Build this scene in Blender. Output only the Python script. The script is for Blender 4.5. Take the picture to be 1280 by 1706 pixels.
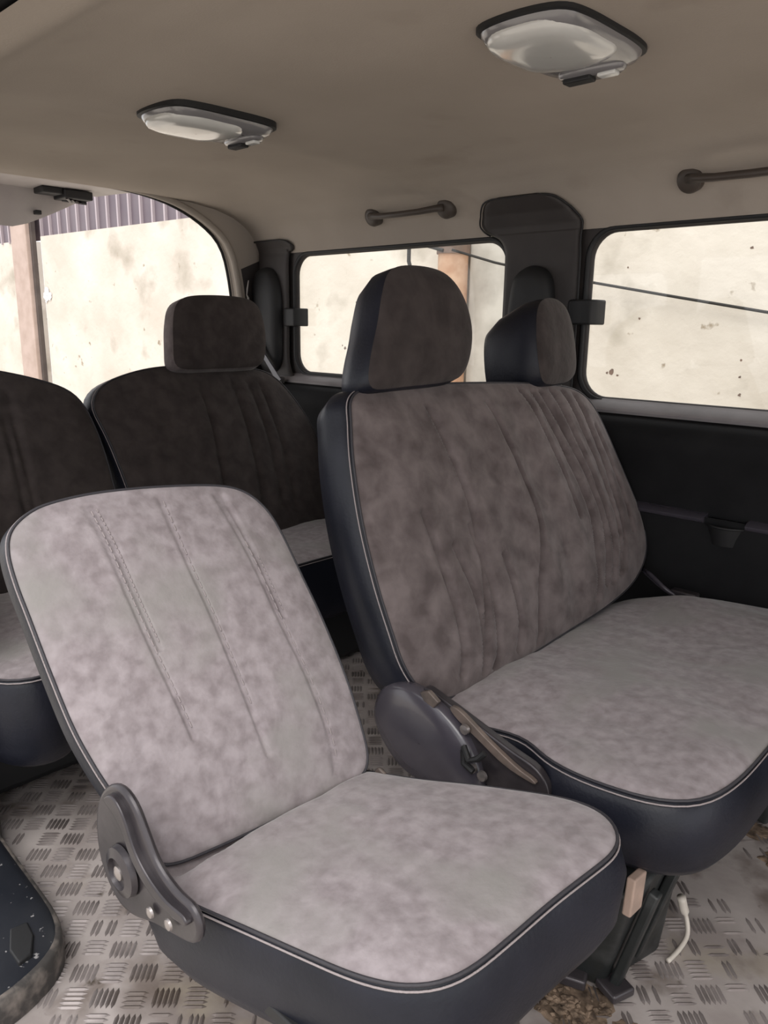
import bpy, bmesh, math, random
from mathutils import Vector, Matrix, noise
random.seed(7)
PI = math.pi
for o in list(bpy.data.objects): bpy.data.objects.remove(o)
SC = bpy.context.scene
COL = SC.collection

# ------------------------------------------------------------ camera
cam_d = bpy.data.cameras.new('camera'); cam = bpy.data.objects.new('camera', cam_d); COL.objects.link(cam)
R = Matrix(((0.7220, -0.1742, 0.6702), (0.6918, 0.1606, -0.7036), (0.0149, 0.9715, 0.2365)))
q = R.to_quaternion(); q.normalize()
cam.matrix_world = Matrix.Translation((0, 0, 1.16)) @ q.to_matrix().to_4x4()
cam_d.sensor_fit = 'VERTICAL'; cam_d.sensor_height = 24; cam_d.lens = 1281.0 / 1706.0 * 24
cam_d.clip_start = 0.02
SC.camera = cam
# ------------------------------------------------------------ light
w = bpy.data.worlds.new('sky'); SC.world = w; w.use_nodes = True
nt = w.node_tree; nt.nodes.clear()
out = nt.nodes.new('ShaderNodeOutputWorld'); bg = nt.nodes.new('ShaderNodeBackground')
tc = nt.nodes.new('ShaderNodeTexCoord'); nz = nt.nodes.new('ShaderNodeTexNoise'); nz.inputs['Scale'].default_value = 2.0
cr = nt.nodes.new('ShaderNodeValToRGB')
cr.color_ramp.elements[0].position = .35; cr.color_ramp.elements[0].color = (.86, .87, .92, 1)
cr.color_ramp.elements[1].position = .7; cr.color_ramp.elements[1].color = (1, .985, .965, 1)
nt.links.new(tc.outputs['Generated'], nz.inputs['Vector']); nt.links.new(nz.outputs['Fac'], cr.inputs['Fac'])
nt.links.new(cr.outputs['Color'], bg.inputs['Color']); nt.links.new(bg.outputs[0], out.inputs['Surface'])
bg.inputs['Strength'].default_value = 1.25
sd = bpy.data.lights.new('sun', 'SUN'); sd.energy = 1.3; sd.angle = math.radians(40); sd.color = (1, .965, .92)
sun = bpy.data.objects.new('sun', sd); COL.objects.link(sun)
sun.rotation_euler = Vector((0.5, -0.8, 1.3)).to_track_quat('Z', 'Y').to_euler()
SC.view_settings.view_transform = 'Standard'; SC.view_settings.look = 'None'
SC.view_settings.exposure = 0.55; SC.view_settings.gamma = 1; SC.view_settings.use_curve_mapping = False

# ------------------------------------------------------------ materials
def mat(name, col, rough=.6, metal=0, col2=None, scale=8, bump=0, bscale=60, sheen=0, detail=6, lo=.35, hi=.65, distort=0, coat=0, spec=None, stretch=None, bdist=.004):
    m = bpy.data.materials.new(name); m.use_nodes = True
    n = m.node_tree; b = n.nodes['Principled BSDF']
    b.inputs['Base Color'].default_value = (*col, 1); b.inputs['Roughness'].default_value = rough
    b.inputs['Metallic'].default_value = metal
    if spec is not None: b.inputs['Specular IOR Level'].default_value = spec
    if sheen: b.inputs['Sheen Weight'].default_value = sheen; b.inputs['Sheen Roughness'].default_value = .45
    if coat: b.inputs['Coat Weight'].default_value = coat; b.inputs['Coat Roughness'].default_value = .15
    t = n.nodes.new('ShaderNodeTexCoord'); vec = t.outputs['Object']
    if stretch:
        mp = n.nodes.new('ShaderNodeMapping'); mp.inputs['Scale'].default_value = stretch
        n.links.new(vec, mp.inputs['Vector']); vec = mp.outputs['Vector']
    if col2:
        z = n.nodes.new('ShaderNodeTexNoise'); z.inputs['Scale'].default_value = scale; z.inputs['Detail'].default_value = detail
        z.inputs['Distortion'].default_value = distort
        r = n.nodes.new('ShaderNodeValToRGB'); r.color_ramp.elements[0].position = lo; r.color_ramp.elements[1].position = hi
        r.color_ramp.elements[0].color = (*col, 1); r.color_ramp.elements[1].color = (*col2, 1)
        n.links.new(vec, z.inputs['Vector']); n.links.new(z.outputs['Fac'], r.inputs['Fac']); n.links.new(r.outputs['Color'], b.inputs['Base Color'])
    if bump:
        z2 = n.nodes.new('ShaderNodeTexNoise'); z2.inputs['Scale'].default_value = bscale; z2.inputs['Detail'].default_value = 5
        bp = n.nodes.new('ShaderNodeBump'); bp.inputs['Strength'].default_value = bump; bp.inputs['Distance'].default_value = bdist
        n.links.new(vec, z2.inputs['Vector']); n.links.new(z2.outputs['Fac'], bp.inputs['Height']); n.links.new(bp.outputs['Normal'], b.inputs['Normal'])
    return m
def mix_spots(m, col, scale, lo, hi, detail=3, seed=0):
    """adds a second, shaped stain colour over a material made by mat()"""
    n = m.node_tree; b = n.nodes['Principled BSDF']; src = b.inputs['Base Color'].links[0].from_socket
    t = n.nodes.new('ShaderNodeTexCoord'); z = n.nodes.new('ShaderNodeTexNoise'); z.noise_dimensions = '4D'; z.inputs['W'].default_value = seed
    z.inputs['Scale'].default_value = scale; z.inputs['Detail'].default_value = detail
    r = n.nodes.new('ShaderNodeMapRange'); r.inputs['From Min'].default_value = lo; r.inputs['From Max'].default_value = hi
    mx = n.nodes.new('ShaderNodeMix'); mx.data_type = 'RGBA'
    n.links.new(t.outputs['Object'], z.inputs['Vector']); n.links.new(z.outputs['Fac'], r.inputs['Value']); n.links.new(r.outputs['Result'], mx.inputs[0])
    n.links.new(src, mx.inputs[6]); mx.inputs[7].default_value = (*col, 1); n.links.new(mx.outputs[2], b.inputs['Base Color'])

M = {}
M['suede'] = mat('grey_suede', (.215, .184, .190), .95, col2=(.325, .287, .297), scale=42, detail=3, lo=.32, hi=.68, distort=.15, bump=.3, bscale=90, sheen=.3, spec=.2)
mix_spots(M['suede'], (.25, .235, .225), 6, .5, .7, 3, 3)
M['suede_deep_shade'] = mat('grey_suede_deep_shade', (.036, .029, .028), .95, col2=(.060, .049, .047), scale=20, detail=6, lo=.33, hi=.67, distort=.25, bump=.3, bscale=70, sheen=.12, spec=.2)  # grey suede darkened: shade deep in the cabin put into the colour
M['suede_half_shade'] = mat('grey_suede_half_shade', (.088, .070, .069), .95, col2=(.170, .141, .139), scale=20, detail=6, lo=.33, hi=.67, distort=.25, bump=.3, bscale=70, sheen=.2, spec=.2)  # same suede, toned down to paint the weaker light on the bench back
M['leather'] = mat('navy_leatherette', (.0075, .0085, .014), .42, col2=(.013, .014, .022), scale=9, bump=.25, bscale=160, spec=.30, bdist=.002)
M['thread'] = mat('stitch_thread', (.30, .26, .26), .8, bump=.5, bscale=300)
M['cord'] = mat('piping_cord', (.03, .028, .034), .6, bump=.2, bscale=200)
M['plastic'] = mat('dark_grey_plastic', (.028, .023, .022), .6, col2=(.036, .030, .028), scale=12, bump=.15, bscale=220, bdist=.002)
M['panel'] = mat('black_side_panel', (.008, .008, .009), .8, col2=(.012, .012, .013), scale=8, bump=.15, bscale=220, bdist=.002, spec=.2)
M['cover'] = mat('grey_recliner_plastic', (.042, .038, .050), .27, col2=(.064, .058, .070), scale=7, bump=.08, bscale=120, bdist=.002, coat=.35)
M['metal'] = mat('worn_bracket_metal', (.030, .026, .030), .30, .3, col2=(.055, .048, .052), scale=14, bump=.15, bscale=60, bdist=.002)
M['tan'] = mat('worn_tan_bracket', (.17, .13, .11), .5, .2, col2=(.07, .06, .055), scale=20, bump=.2, bscale=60)
M['bolt'] = mat('bright_bolt', (.34, .31, .30), .35, .8, bump=.1)
M['black'] = mat('black_rubber', (.010, .010, .011), .6, bump=.1)
M['ledge'] = mat('grey_window_ledge', (.20, .185, .19), .45, col2=(.25, .23, .235), scale=8, bump=.1)
M['liner'] = mat('beige_headliner', (.36, .315, .272), .95, col2=(.395, .346, .30), scale=3.0, detail=4, bump=.25, bscale=260, spec=.1, bdist=.002)
mix_spots(M['liner'], (.28, .238, .20), 3.5, .60, .80, 6, 9)
M['welt'] = mat('beige_welt', (.34, .30, .26), .8, bump=.1)
M['lens'] = mat('milky_lens', (.66, .66, .64), .12, col2=(.55, .55, .53), scale=5, bump=0, coat=.6)
M['lamp_body'] = mat('grey_lamp_plastic', (.19, .185, .19), .2, coat=.7)
M['handle'] = mat('taupe_handle_plastic', (.058, .045, .037), .5, bump=.1)
M['floor'] = mat('scuffed_aluminium', (.34, .295, .28), .55, .15, col2=(.52, .47, .45), scale=6, detail=8, lo=.35, hi=.7, bump=.2, bscale=40)
mix_spots(M['floor'], (.12, .088, .07), 2.6, .56, .70, 8, 2)
mix_spots(M['floor'], (.36, .31, .24), 4.0, .58, .70, 6, 6)
mix_spots(M['floor'], (.17, .135, .115), 6.5, .54, .66, 12, 12)
mix_spots(M['floor'], (.09, .07, .055), 16, .64, .70, 6, 15)
M['bars'] = mat('tread_bar_metal', (.13, .11, .105), .42, .3, col2=(.33, .29, .28), scale=9, detail=6, lo=.35, hi=.6)
mix_spots(M['bars'], (.085, .062, .048), 2.6, .56, .68, 8, 2)
M['cardboard'] = mat('pale_block', (.42, .30, .24), .8, col2=(.30, .22, .18), scale=20)
M['rust'] = mat('rusty_dirt', (.050, .033, .022), .95, col2=(.28, .20, .14), scale=45, detail=6, bump=.6, bscale=60)
M['pedestal'] = mat('black_painted_pedestal', (.016, .018, .018), .45, col2=(.05, .052, .052), scale=18, lo=.5, hi=.75, bump=.3, bscale=50)
M['cable'] = mat('off_white_cable', (.55, .50, .44), .5)
M['tailgate'] = mat('grey_tailgate_trim', (.33, .30, .295), .6, col2=(.38, .35, .34), scale=5, bump=.1)
M['sill'] = mat('dusty_black_plastic', (.012, .014, .020), .4, col2=(.022, .024, .030), scale=8, bump=.1)
mix_spots(M['sill'], (.30, .29, .29), 70, .66, .70, 2, 5)
M['sill_rim'] = mat('scuffed_plastic_rim', (.05, .045, .042), .6, col2=(.20, .17, .15), scale=30, lo=.45, hi=.7, bump=.4, bscale=60)
M['paint'] = mat('grey_body_paint', (.10, .09, .095), .35, coat=.5)
M['render_wall'] = mat('cream_rendered_wall', (.59, .535, .465), .95, col2=(.71, .655, .585), scale=1.6, detail=8, lo=.35, hi=.65, bump=.5, bscale=9, spec=.1, bdist=.02)
mix_spots(M['render_wall'], (.37, .33, .27), 2.3, .55, .74, 10, 4)
mix_spots(M['render_wall'], (.33, .27, .20), 9, .66, .72, 6, 8)
M['cap'] = mat('weathered_wall_top', (.50, .43, .34), .95, col2=(.60, .52, .42), scale=6, bump=.3)
M['sheet'] = mat('mauve_corrugated_sheet', (.135, .108, .128), .5, col2=(.165, .135, .152), scale=2, bump=.05)
M['rib'] = mat('pale_sheet_rib', (.42, .36, .38), .5)
M['post'] = mat('pinkish_post', (.42, .32, .27), .8, col2=(.50, .39, .34), scale=6, bump=.2)
M['post_dark'] = mat('dark_post_edge', (.07, .055, .05), .8, col2=(.10, .08, .07), scale=6)
M['rustpipe'] = mat('orange_rusty_pipe', (.40, .22, .13), .75, col2=(.52, .34, .23), scale=9, bump=.2)
M['rustpipe_dark'] = mat('dark_rusty_band', (.20, .13, .10), .7, col2=(.14, .10, .08), scale=12)
M['concrete'] = mat('grey_concrete', (.40, .37, .33), .95, col2=(.56, .53, .48), scale=5, detail=8, bump=.3)
M['ground'] = mat('pale_concrete_ground', (.54, .49, .43), .95, col2=(.62, .57, .50), scale=2, bump=.3)
M['wire'] = mat('black_wire', (.02, .018, .016), .7)
M['tape'] = mat('torn_foil_edge', (.55, .52, .50), .4)
M['spat'] = mat('white_paint_splat', (.95, .95, 1.0), .6)
g = bpy.data.materials.new('window_glass'); g.use_nodes = True; n = g.node_tree; n.nodes.clear()
o_ = n.nodes.new('ShaderNodeOutputMaterial'); tr = n.nodes.new('ShaderNodeBsdfTransparent'); gl = n.nodes.new('ShaderNodeBsdfGlossy'); fr = n.nodes.new('ShaderNodeLayerWeight'); pw = n.nodes.new('ShaderNodeMath'); pw.operation = 'POWER'; pw.inputs[1].default_value = 4.5; ml = n.nodes.new('ShaderNodeMath'); ml.operation = 'MULTIPLY_ADD'; ml.inputs[1].default_value = .9; ml.inputs[2].default_value = .02; mx = n.nodes.new('ShaderNodeMixShader')
tr.inputs[0].default_value = (.985, .99, .975, 1); gl.inputs['Roughness'].default_value = .02; fr.inputs['Blend'].default_value = .5
n.links.new(fr.outputs['Facing'], pw.inputs[0]); n.links.new(pw.outputs[0], ml.inputs[0]); n.links.new(ml.outputs[0], mx.inputs[0]); n.links.new(tr.outputs[0], mx.inputs[1]); n.links.new(gl.outputs[0], mx.inputs[2]); n.links.new(mx.outputs[0], o_.inputs[0])
M['glass'] = g

# ------------------------------------------------------------ helpers
def obj(name, verts, faces, m, parent=None, smooth=40, mats=None, fm=None, bevel=0, kind=None):
    me = bpy.data.meshes.new(name)
    off = Vector((0, 0, 0))
    p = parent
    while p is not None: off += p.location; p = p.parent
    me.from_pydata([tuple(Vector(v) - off) for v in verts], [], faces)
    if mats:
        for k in mats: me.materials.append(M[k])
        for i, f in enumerate(me.polygons): f.material_index = fm[i]
    else: me.materials.append(M[m])
    bm = bmesh.new(); bm.from_mesh(me)
    bmesh.ops.recalc_face_normals(bm, faces=bm.faces)
    bm.to_mesh(me); bm.free()
    me.validate()
    if smooth:
        me.shade_smooth()
        if smooth < 180: me.set_sharp_from_angle(angle=math.radians(smooth))
    o = bpy.data.objects.new(name, me); COL.objects.link(o); o.parent = parent
    if bevel:
        b = o.modifiers.new('bevel', 'BEVEL'); b.width = bevel; b.segments = 3; b.limit_method = 'ANGLE'; b.angle_limit = math.radians(35)
        b.harden_normals = False
    if kind: o['kind'] = kind
    return o
def thing(name, label, cat, loc, group=None):
    o = bpy.data.objects.new(name, None); COL.objects.link(o); o.location = loc; o.empty_display_size = .05
    o['label'] = label; o['category'] = cat
    if group: o['group'] = group
    return o
def tag(o, label, cat, group=None):
    o['label'] = label; o['category'] = cat
    if group: o['group'] = group
    return o
def structure(name, loc=(0, 0, 0)):
    o = bpy.data.objects.new(name, None); COL.objects.link(o); o.location = loc; o['kind'] = 'structure'; o.empty_display_size = .05
    return o

class G:                                   # geometry collector
    def __init__(s): s.v = []; s.f = []; s.m = []
    def add(s, v, f, mi=0):
        k = len(s.v); s.v += [Vector(x) for x in v]; s.f += [tuple(i + k for i in t) for t in f]; s.m += [mi] * len(f); return s
    def box(s, c, d, rot=None, mi=0):
        v = [Vector((x * d[0] / 2, y * d[1] / 2, z * d[2] / 2)) for x in (-1, 1) for y in (-1, 1) for z in (-1, 1)]
        if rot: v = [rot @ p for p in v]
        return s.add([p + Vector(c) for p in v], [(0, 1, 3, 2), (4, 6, 7, 5), (0, 4, 5, 1), (2, 3, 7, 6), (0, 2, 6, 4), (1, 5, 7, 3)], mi)
    def tube(s, pts, r, n=10, closed=False, mi=0, cap=True):
        pts = [Vector(p) for p in pts]; N = len(pts); v = []; f = []
        t0 = None
        for i, p in enumerate(pts):
            a = pts[(i - 1) % N] if (closed or i > 0) else p; b = pts[(i + 1) % N] if (closed or i < N - 1) else p
            t = (b - a).normalized()
            if t0 is None:
                u = t.orthogonal().normalized()
            else:
                u = (u - t * u.dot(t)).normalized()
            t0 = t; w_ = t.cross(u); rr = r[i] if isinstance(r, (list, tuple)) else r
            for k in range(n):
                an = 2 * PI * k / n; v.append(p + (u * math.cos(an) + w_ * math.sin(an)) * rr)
        for i in range(N if closed else N - 1):
            j = (i + 1) % N
            for k in range(n): f.append((i * n + k, i * n + (k + 1) % n, j * n + (k + 1) % n, j * n + k))
        if not closed and cap: f.append(tuple(range(n - 1, -1, -1))); f.append(tuple((N - 1) * n + k for k in range(n)))
        return s.add(v, f, mi)
    def disc(s, c, axis, prof, n=28, mi=0):      # lathe: prof = [(radius, distance along axis)]
        ax = Vector(axis).normalized(); u = ax.orthogonal().normalized(); w_ = ax.cross(u); c = Vector(c); v = []; f = []
        for r, h in prof:
            for k in range(n):
                an = 2 * PI * k / n; v.append(c + ax * h + (u * math.cos(an) + w_ * math.sin(an)) * r)
        L = len(prof)
        for i in range(L - 1):
            for k in range(n): f.append((i * n + k, i * n + (k + 1) % n, (i + 1) * n + (k + 1) % n, (i + 1) * n + k))
        f.append(tuple(range(n))); f.append(tuple((L - 1) * n + k for k in range(n)))
        return s.add(v, f, mi)
    def out(s, name, m, parent=None, **k):
        if isinstance(m, (list, tuple)): return obj(name, s.v, s.f, None, parent, mats=m, fm=s.m, **k)
        return obj(name, s.v, s.f, m, parent, **k)

def catmull(pts, per=8, closed=True):
    n = len(pts); out = []
    for i in range(n if closed else n - 1):
        g_ = lambda j: Vector(pts[j % n]) if closed else Vector(pts[max(0, min(n - 1, j))])
        a, b, c, d = g_(i - 1), g_(i), g_(i + 1), g_(i + 2)
        for k in range(per):
            t = k / per
            out.append(.5 * ((2 * b) + (c - a) * t + (2 * a - 5 * b + 4 * c - d) * t * t + (3 * b - a - 3 * c + d) * t ** 3))
    if not closed: out.append(Vector(pts[-1]))
    return out
def resample(pts, n, closed=True):
    P = list(pts) + ([pts[0]] if closed else []); L = [0]
    for a, b in zip(P, P[1:]): L.append(L[-1] + (b - a).length)
    out = []; j = 0; m_ = n if closed else n - 1
    for i in range(n):
        s_ = L[-1] * i / m_
        while j < len(L) - 2 and L[j + 1] < s_: j += 1
        t = (s_ - L[j]) / max(1e-9, L[j + 1] - L[j]); out.append(P[j].lerp(P[j + 1], min(1, t)))
    return out
def smooth_outline(pts, n=144, soft=2):
    c = resample(catmull(pts), n)
    for _ in range(soft): c = [(c[i - 1] + c[i] * 2 + c[(i + 1) % n]) / 4 for i in range(n)]
    return c
def rrect(x0, x1, z0, z1, r, k=6):
    out = []
    for cx, cz, a0 in ((x1 - r, z1 - r, 0), (x0 + r, z1 - r, 90), (x0 + r, z0 + r, 180), (x1 - r, z0 + r, 270)):
        for i in range(k + 1):
            a = math.radians(a0 + 90 * i / k); out.append((cx + r * math.cos(a), cz + r * math.sin(a)))
    return out
def frame(O, yaw, rec):
    y = math.radians(yaw); r = math.radians(rec); f_ = Vector((math.cos(y), math.sin(y), 0)); e1 = Vector((-math.sin(y), math.cos(y), 0))
    e2 = -f_ * math.sin(r) + Vector((0, 0, 1)) * math.cos(r)
    n_ = e1.cross(e2)
    return Vector(O), e1, e2, (-n_ if rec < -45 else n_)
def segd(p, a, b):
    d = b - a; t = max(0, min(1, (p - a).dot(d) / max(1e-9, d.dot(d)))); return (p - a - d * t).length
def prof_cushion(parent, names, outline, fr, t, dome, grooves=(), panel='suede', body='leather', gd=.006, gw=.006, wr=.003, sag=None, flare=1.03, back=.94, pipes=True, edge=.6, seed=0, N=144, rings=46, shear=0, stitch=False):
    """padded cushion: leather body (band + back), domed fabric panel with sewn grooves, piping cord and stitch line"""
    O, e1, e2, n_ = fr; c = smooth_outline(outline, N); cen = Vector((sum(p.x for p in c) / N, sum(p.y for p in c) / N))
    P = lambda a, h: O + e1 * a.x + e2 * a.y + n_ * h
    # body
    levels = [(0.0, .985), (-.003, 1.0), (-.02, (1 + flare) / 2), (-.05 if t > .1 else -t * .4, flare), (-t * .75, (flare + back) / 2 + .01), (-t * .93, back), (-t, back - .05), (-t, .5)]
    v = []; f = []
    for h, s_ in levels:
        for p in c: v.append(P(cen + (p - cen) * s_ + Vector((0, shear * h / t)), h))
    for i in range(len(levels) - 1):
        for k in range(N): f.append((i * N + k, i * N + (k + 1) % N, (i + 1) * N + (k + 1) % N, (i + 1) * N + k))
    v.append(P(cen + Vector((0, -shear)), -t)); L = len(v) - 1
    for k in range(N): f.append(((len(levels) - 1) * N + k, (len(levels) - 1) * N + (k + 1) % N, L))
    b = obj(names[0], v, f, body, parent, smooth=60)
    # panel
    gl_ = [[Vector(q_) for q_ in resample(catmull(g_, 6, False), 14, False)] for g_ in grooves]
    gx = [(min(q_.x for q_ in l) - gw * 4, max(q_.x for q_ in l) + gw * 4) for l in gl_]
    v = []; f = []
    for r in range(rings + 1):
        s_ = 1 - r / rings; s_ = s_ if r < rings else 0.0005
        # denser rings by the rim
        for p in c:
            a = cen + (p - cen) * s_
            h = dome * (1 - s_ ** 3.2) ** edge
            rimw = min(1, (1 - s_) / .12)
            g_ = 0
            for line, (x0, x1) in zip(gl_, gx):
                if not x0 < a.x < x1: continue
                d = min(segd(a, line[i], line[i + 1]) for i in range(0, 13))
                if d < gw * 4: g_ = max(g_, math.exp(-(d / gw) ** 2) - .25 * math.exp(-((d - gw * 2) / gw) ** 2))
            h -= gd * g_ * min(1, (1 - s_) / .05)
            if wr: h += wr * rimw * (noise.noise(Vector((a.x * 7 + seed, a.y * 5, seed))) + .4 * noise.noise(Vector((a.x * 22, a.y * 9 + seed, 3))))
            if sag: h += sag(a) * min(1, (1 - s_) / .2)
            v.append(P(a, h))
    for r in range(rings):
        for k in range(N): f.append((r * N + k, r * N + (k + 1) % N, (r + 1) * N + (k + 1) % N, (r + 1) * N + k))
    f.append(tuple(rings * N + k for k in range(N)))
    obj(names[1], v, f, panel, b, smooth=180)
    if stitch:
        g_ = G()
        for line in gl_:
            pts = resample(line, 90, False)
            for i in range(2, 86, 3):
                if noise.noise(Vector((pts[i].x * 30, pts[i].y * 9, 2))) < -.22: continue
                seg = []
                for p in (pts[i], pts[i + 2]):
                    rho = min(.995, max((p - cen).x / .24 if (p - cen).x > 0 else -(p - cen).x / .25, abs((p - cen).y) / .31))
                    seg.append(P(p + Vector((.0035, 0)), dome * (1 - rho ** 3.2) ** edge - .001 + wr * (noise.noise(Vector((p.x * 7 + seed, p.y * 5, seed))) + .4 * noise.noise(Vector((p.x * 22, p.y * 9 + seed, 3))))))
                g_.tube(seg, .0011, 5)
        g_.out('seam_stitches', 'thread', b, smooth=0, kind='stuff')
    if pipes:
        G().tube([P(cen + (p - cen) * 1.002, .0010) for p in c], .0024, 8, True).out('piping', 'cord', b, smooth=180)
        G().tube([P(cen + (p - cen) * (1 + .010), -.0055) for p in c], .0014, 6, True).out('stitching', 'thread', b, smooth=180)
    return b
def slab(outline_fn, pts, t0, t1, n=None):
    """outline_fn(point, t) -> world; closed prism"""
    N = len(pts); v = [outline_fn(p, t0) for p in pts] + [outline_fn(p, t1) for p in pts]
    f = [tuple(range(N)), tuple(range(2 * N - 1, N - 1, -1))] + [(k, (k + 1) % N, N + (k + 1) % N, N + k) for k in range(N)]
    return v, f
def holed(outer, holes, fn, t0, t1):
    """flat panel with holes and thickness; outer/holes lists of (a,b); fn(a,b,t)->world"""
    bm = bmesh.new(); loops = []
    for lp in [outer] + holes:
        vs = [bm.verts.new((p[0], p[1], 0)) for p in lp]; loops.append(vs)
        for i in range(len(vs)): bm.edges.new((vs[i], vs[(i + 1) % len(vs)]))
    bmesh.ops.triangle_fill(bm, use_beauty=True, use_dissolve=False, edges=bm.edges[:])
    bm.verts.ensure_lookup_table(); bm.verts.index_update()
    V = [(v_.co.x, v_.co.y) for v_ in bm.verts]; F = [tuple(v_.index for v_ in f_.verts) for f_ in bm.faces]
    LI = [[v_.index for v_ in l] for l in loops]; bm.free(); n_ = len(V)
    v = [fn(a, b, t0) for a, b in V] + [fn(a, b, t1) for a, b in V]
    f = F + [tuple(i + n_ for i in reversed(t)) for t in F]
    for l in LI:
        for i in range(len(l)): a, b = l[i], l[(i + 1) % len(l)]; f.append((a, b, b + n_, a + n_))
    return v, f

# ------------------------------------------------------------ the vehicle shell
XB, XF = -2.80, 1.45          # rear opening plane, front end
YF, YN = 2.15, 0.45           # far wall, near wall
CY = 1.30
# cross-section of the headliner, mirrored about the centre line
PROF = [(0.0, 1.632), (.30, 1.630), (.50, 1.622), (.62, 1.606), (.71, 1.580), (.775, 1.545), (.815, 1.50), (.835, 1.462), (.84, 1.442)]
def liner_z(d, x):
    z = None
    for (a, za), (b, zb) in zip(PROF, PROF[1:]):
        if d <= b: t = (d - a) / (b - a); z = za + (zb - za) * t; break
    if z is None: z = PROF[-1][1]
    k = max(0, min(1, (-1.70 - x) / .33)); k = k * k * (3 - 2 * k)
    k2 = max(0, min(1, (-2.45 - x) / .3)); k2 = k2 * k2 * (3 - 2 * k2)
    k3 = math.exp(-((x + 1.68) / .16) ** 2)
    wgt = max(0, 1 - (d / .75) ** 4)
    return z + (.032 * k - .036 * k2 - .012 * k3) * wgt
def wall_y(z):                 # inside face of the far side above the sill
    if z <= 1.442: return YF - .012 + .0 * z
    for (a, za), (b, zb) in zip(PROF[::-1], PROF[::-1][1:]):
        if z <= zb: return CY + a + (b - a) * (z - za) / (zb - za)
    return CY + .3
ceil = structure('ceiling')
ds = [i / 44 * .84 for i in range(45)]; ys = [CY - d for d in reversed(ds)][:-1] + [CY + d for d in ds]
xs = [XB + (XF - XB) * i / 120 for i in range(121)]
v = []; f = []
near_cut = 1.545
for x in xs:
    for y in ys:
        d = abs(y - CY); z = liner_z(d, x)
        if y < CY and z < near_cut: z = near_cut; 
        v.append((x, y, z))
W_ = len(ys)
for i in range(len(xs) - 1):
    for j in range(W_ - 1): f.append((i * W_ + j, i * W_ + j + 1, (i + 1) * W_ + j + 1, (i + 1) * W_ + j))
obj('headliner', v, f, 'liner', ceil, smooth=180)
# outer roof skin above it
v = []; f = []
pr = [(-.93, 1.50), (-.91, 1.58), (-.84, 1.66), (-.6, 1.72), (0, 1.75), (.6, 1.72), (.84, 1.66), (.91, 1.58), (.93, 1.45)]
for x in (XB - .05, XF): v += [(x, CY + a, b) for a, b in pr]
for k in range(8): f.append((k, k + 1, k + 10, k + 9))
obj('roof_skin', v, f, 'paint', ceil, smooth=60)
# near side door opening header: pale welt, black weather seal, painted edge
G().tube([(XB, .487, 1.552), (XF, .487, 1.552)], .006, 8).out('welt', 'welt', ceil)
G().box(((XB + XF) / 2, .462, 1.572), (XF - XB, .040, .034)).out('door_seal', 'black', ceil, bevel=.010)
G().box(((XB + XF) / 2, .415, 1.59), (XF - XB, .05, .05)).out('door_header', 'paint', ceil, bevel=.012)

# far wall with two window openings (plus the front door window)
W1 = rrect(-2.575, -1.505, .952, 1.438, .085, 8)
W2 = rrect(-1.222, -.14, .946, 1.442, .085, 8)
W3 = rrect(.10, 1.20, .946, 1.442, .085, 8)
wf = structure('wall_far')
outer = [(XB, .93), (XF, .93), (XF, 1.452), (XB, 1.452)]
v, f = holed(outer, [W1, W2, W3], lambda a, b, t: (a, t, b), YF - .006, YF + .022)
obj('window_surround', v, f, 'plastic', wf, smooth=30)
# lower trim, swept along x
secs = [('window_ledge', 'ledge', [(2.145, .955), (2.135, .948), (2.105, .934), (2.098, .926), (2.100, .918)]),
        ('upper_panel', 'panel', [(2.104, .917), (2.096, .913), (2.080, .909), (2.062, .898), (2.050, .880), (2.046, .855), (2.052, .825), (2.066, .79), (2.078, .74), (2.084, .685), (2.085, .665)]),
        ('lower_panel', 'panel', [(2.062, .668), (2.060, .62), (2.066, .56), (2.072, .45), (2.074, .38), (2.082, .36), (2.09, .20), (2.095, .0)])]
def sweep(name, m, poly, x0, x1, parent, closed=False, sm=50):
    n_ = 12; v = []; f = []; L = len(poly)
    for i in range(n_ + 1):
        x = x0 + (x1 - x0) * i / n_; v += [(x, a, b) for a, b in poly]
    for i in range(n_):
        for k in range(L if closed else L - 1): f.append((i * L + k, i * L + (k + 1) % L, (i + 1) * L + (k + 1) % L, (i + 1) * L + k))
    if closed: f.append(tuple(range(L))); f.append(tuple(n_ * L + k for k in reversed(range(L))))
    return obj(name, v, f, m, parent, smooth=sm)
for nm, m, pl in secs: sweep(nm, m, pl, XB, XF, wf)
arm = [(2.088, .676), (2.058, .671), (2.048, .664), (2.050, .656), (2.06, .650), (2.088, .645)]
sweep('armrest_ledge', 'cover', arm, -2.05, -.765, wf, True, 60)
sweep('armrest_ledge', 'cover', arm, -.655, .9, wf, True, 60)
# cup recess set in the gap of the ledge
cg = G(); N = 14
for (r0, r1) in ((.055, .050),):
    v = []; f = []
    for k in range(N + 1):
        a = PI * k / N; x = -.71 + .055 * math.cos(a); y = 2.088 - .048 * math.sin(a)
        v += [(x, y, .650), (-.71 + .040 * math.cos(a), 2.088 - .036 * math.sin(a), .598)]
    for k in range(N): f.append((2 * k, 2 * k + 2, 2 * k + 3, 2 * k + 1))
    f.append(tuple(2 * k + 1 for k in range(N + 1)))
    cg.add(v, f)
cg.tube([(-.71 + .056 * math.cos(PI * k / N), 2.088 - .049 * math.sin(PI * k / N), .650) for k in range(N + 1)], .0035, 8)
cg.out('cup_recess', 'black', wf, smooth=50)
# outer skin of the far side below the windows
v, f = slab(lambda p, t: (p[0], t, p[1]), [(XB - .05, -.25), (XF, -.25), (XF, .94), (XB - .05, .94)], 2.19, 2.22)
obj('outer_skin', v, f, 'paint', wf)

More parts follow.
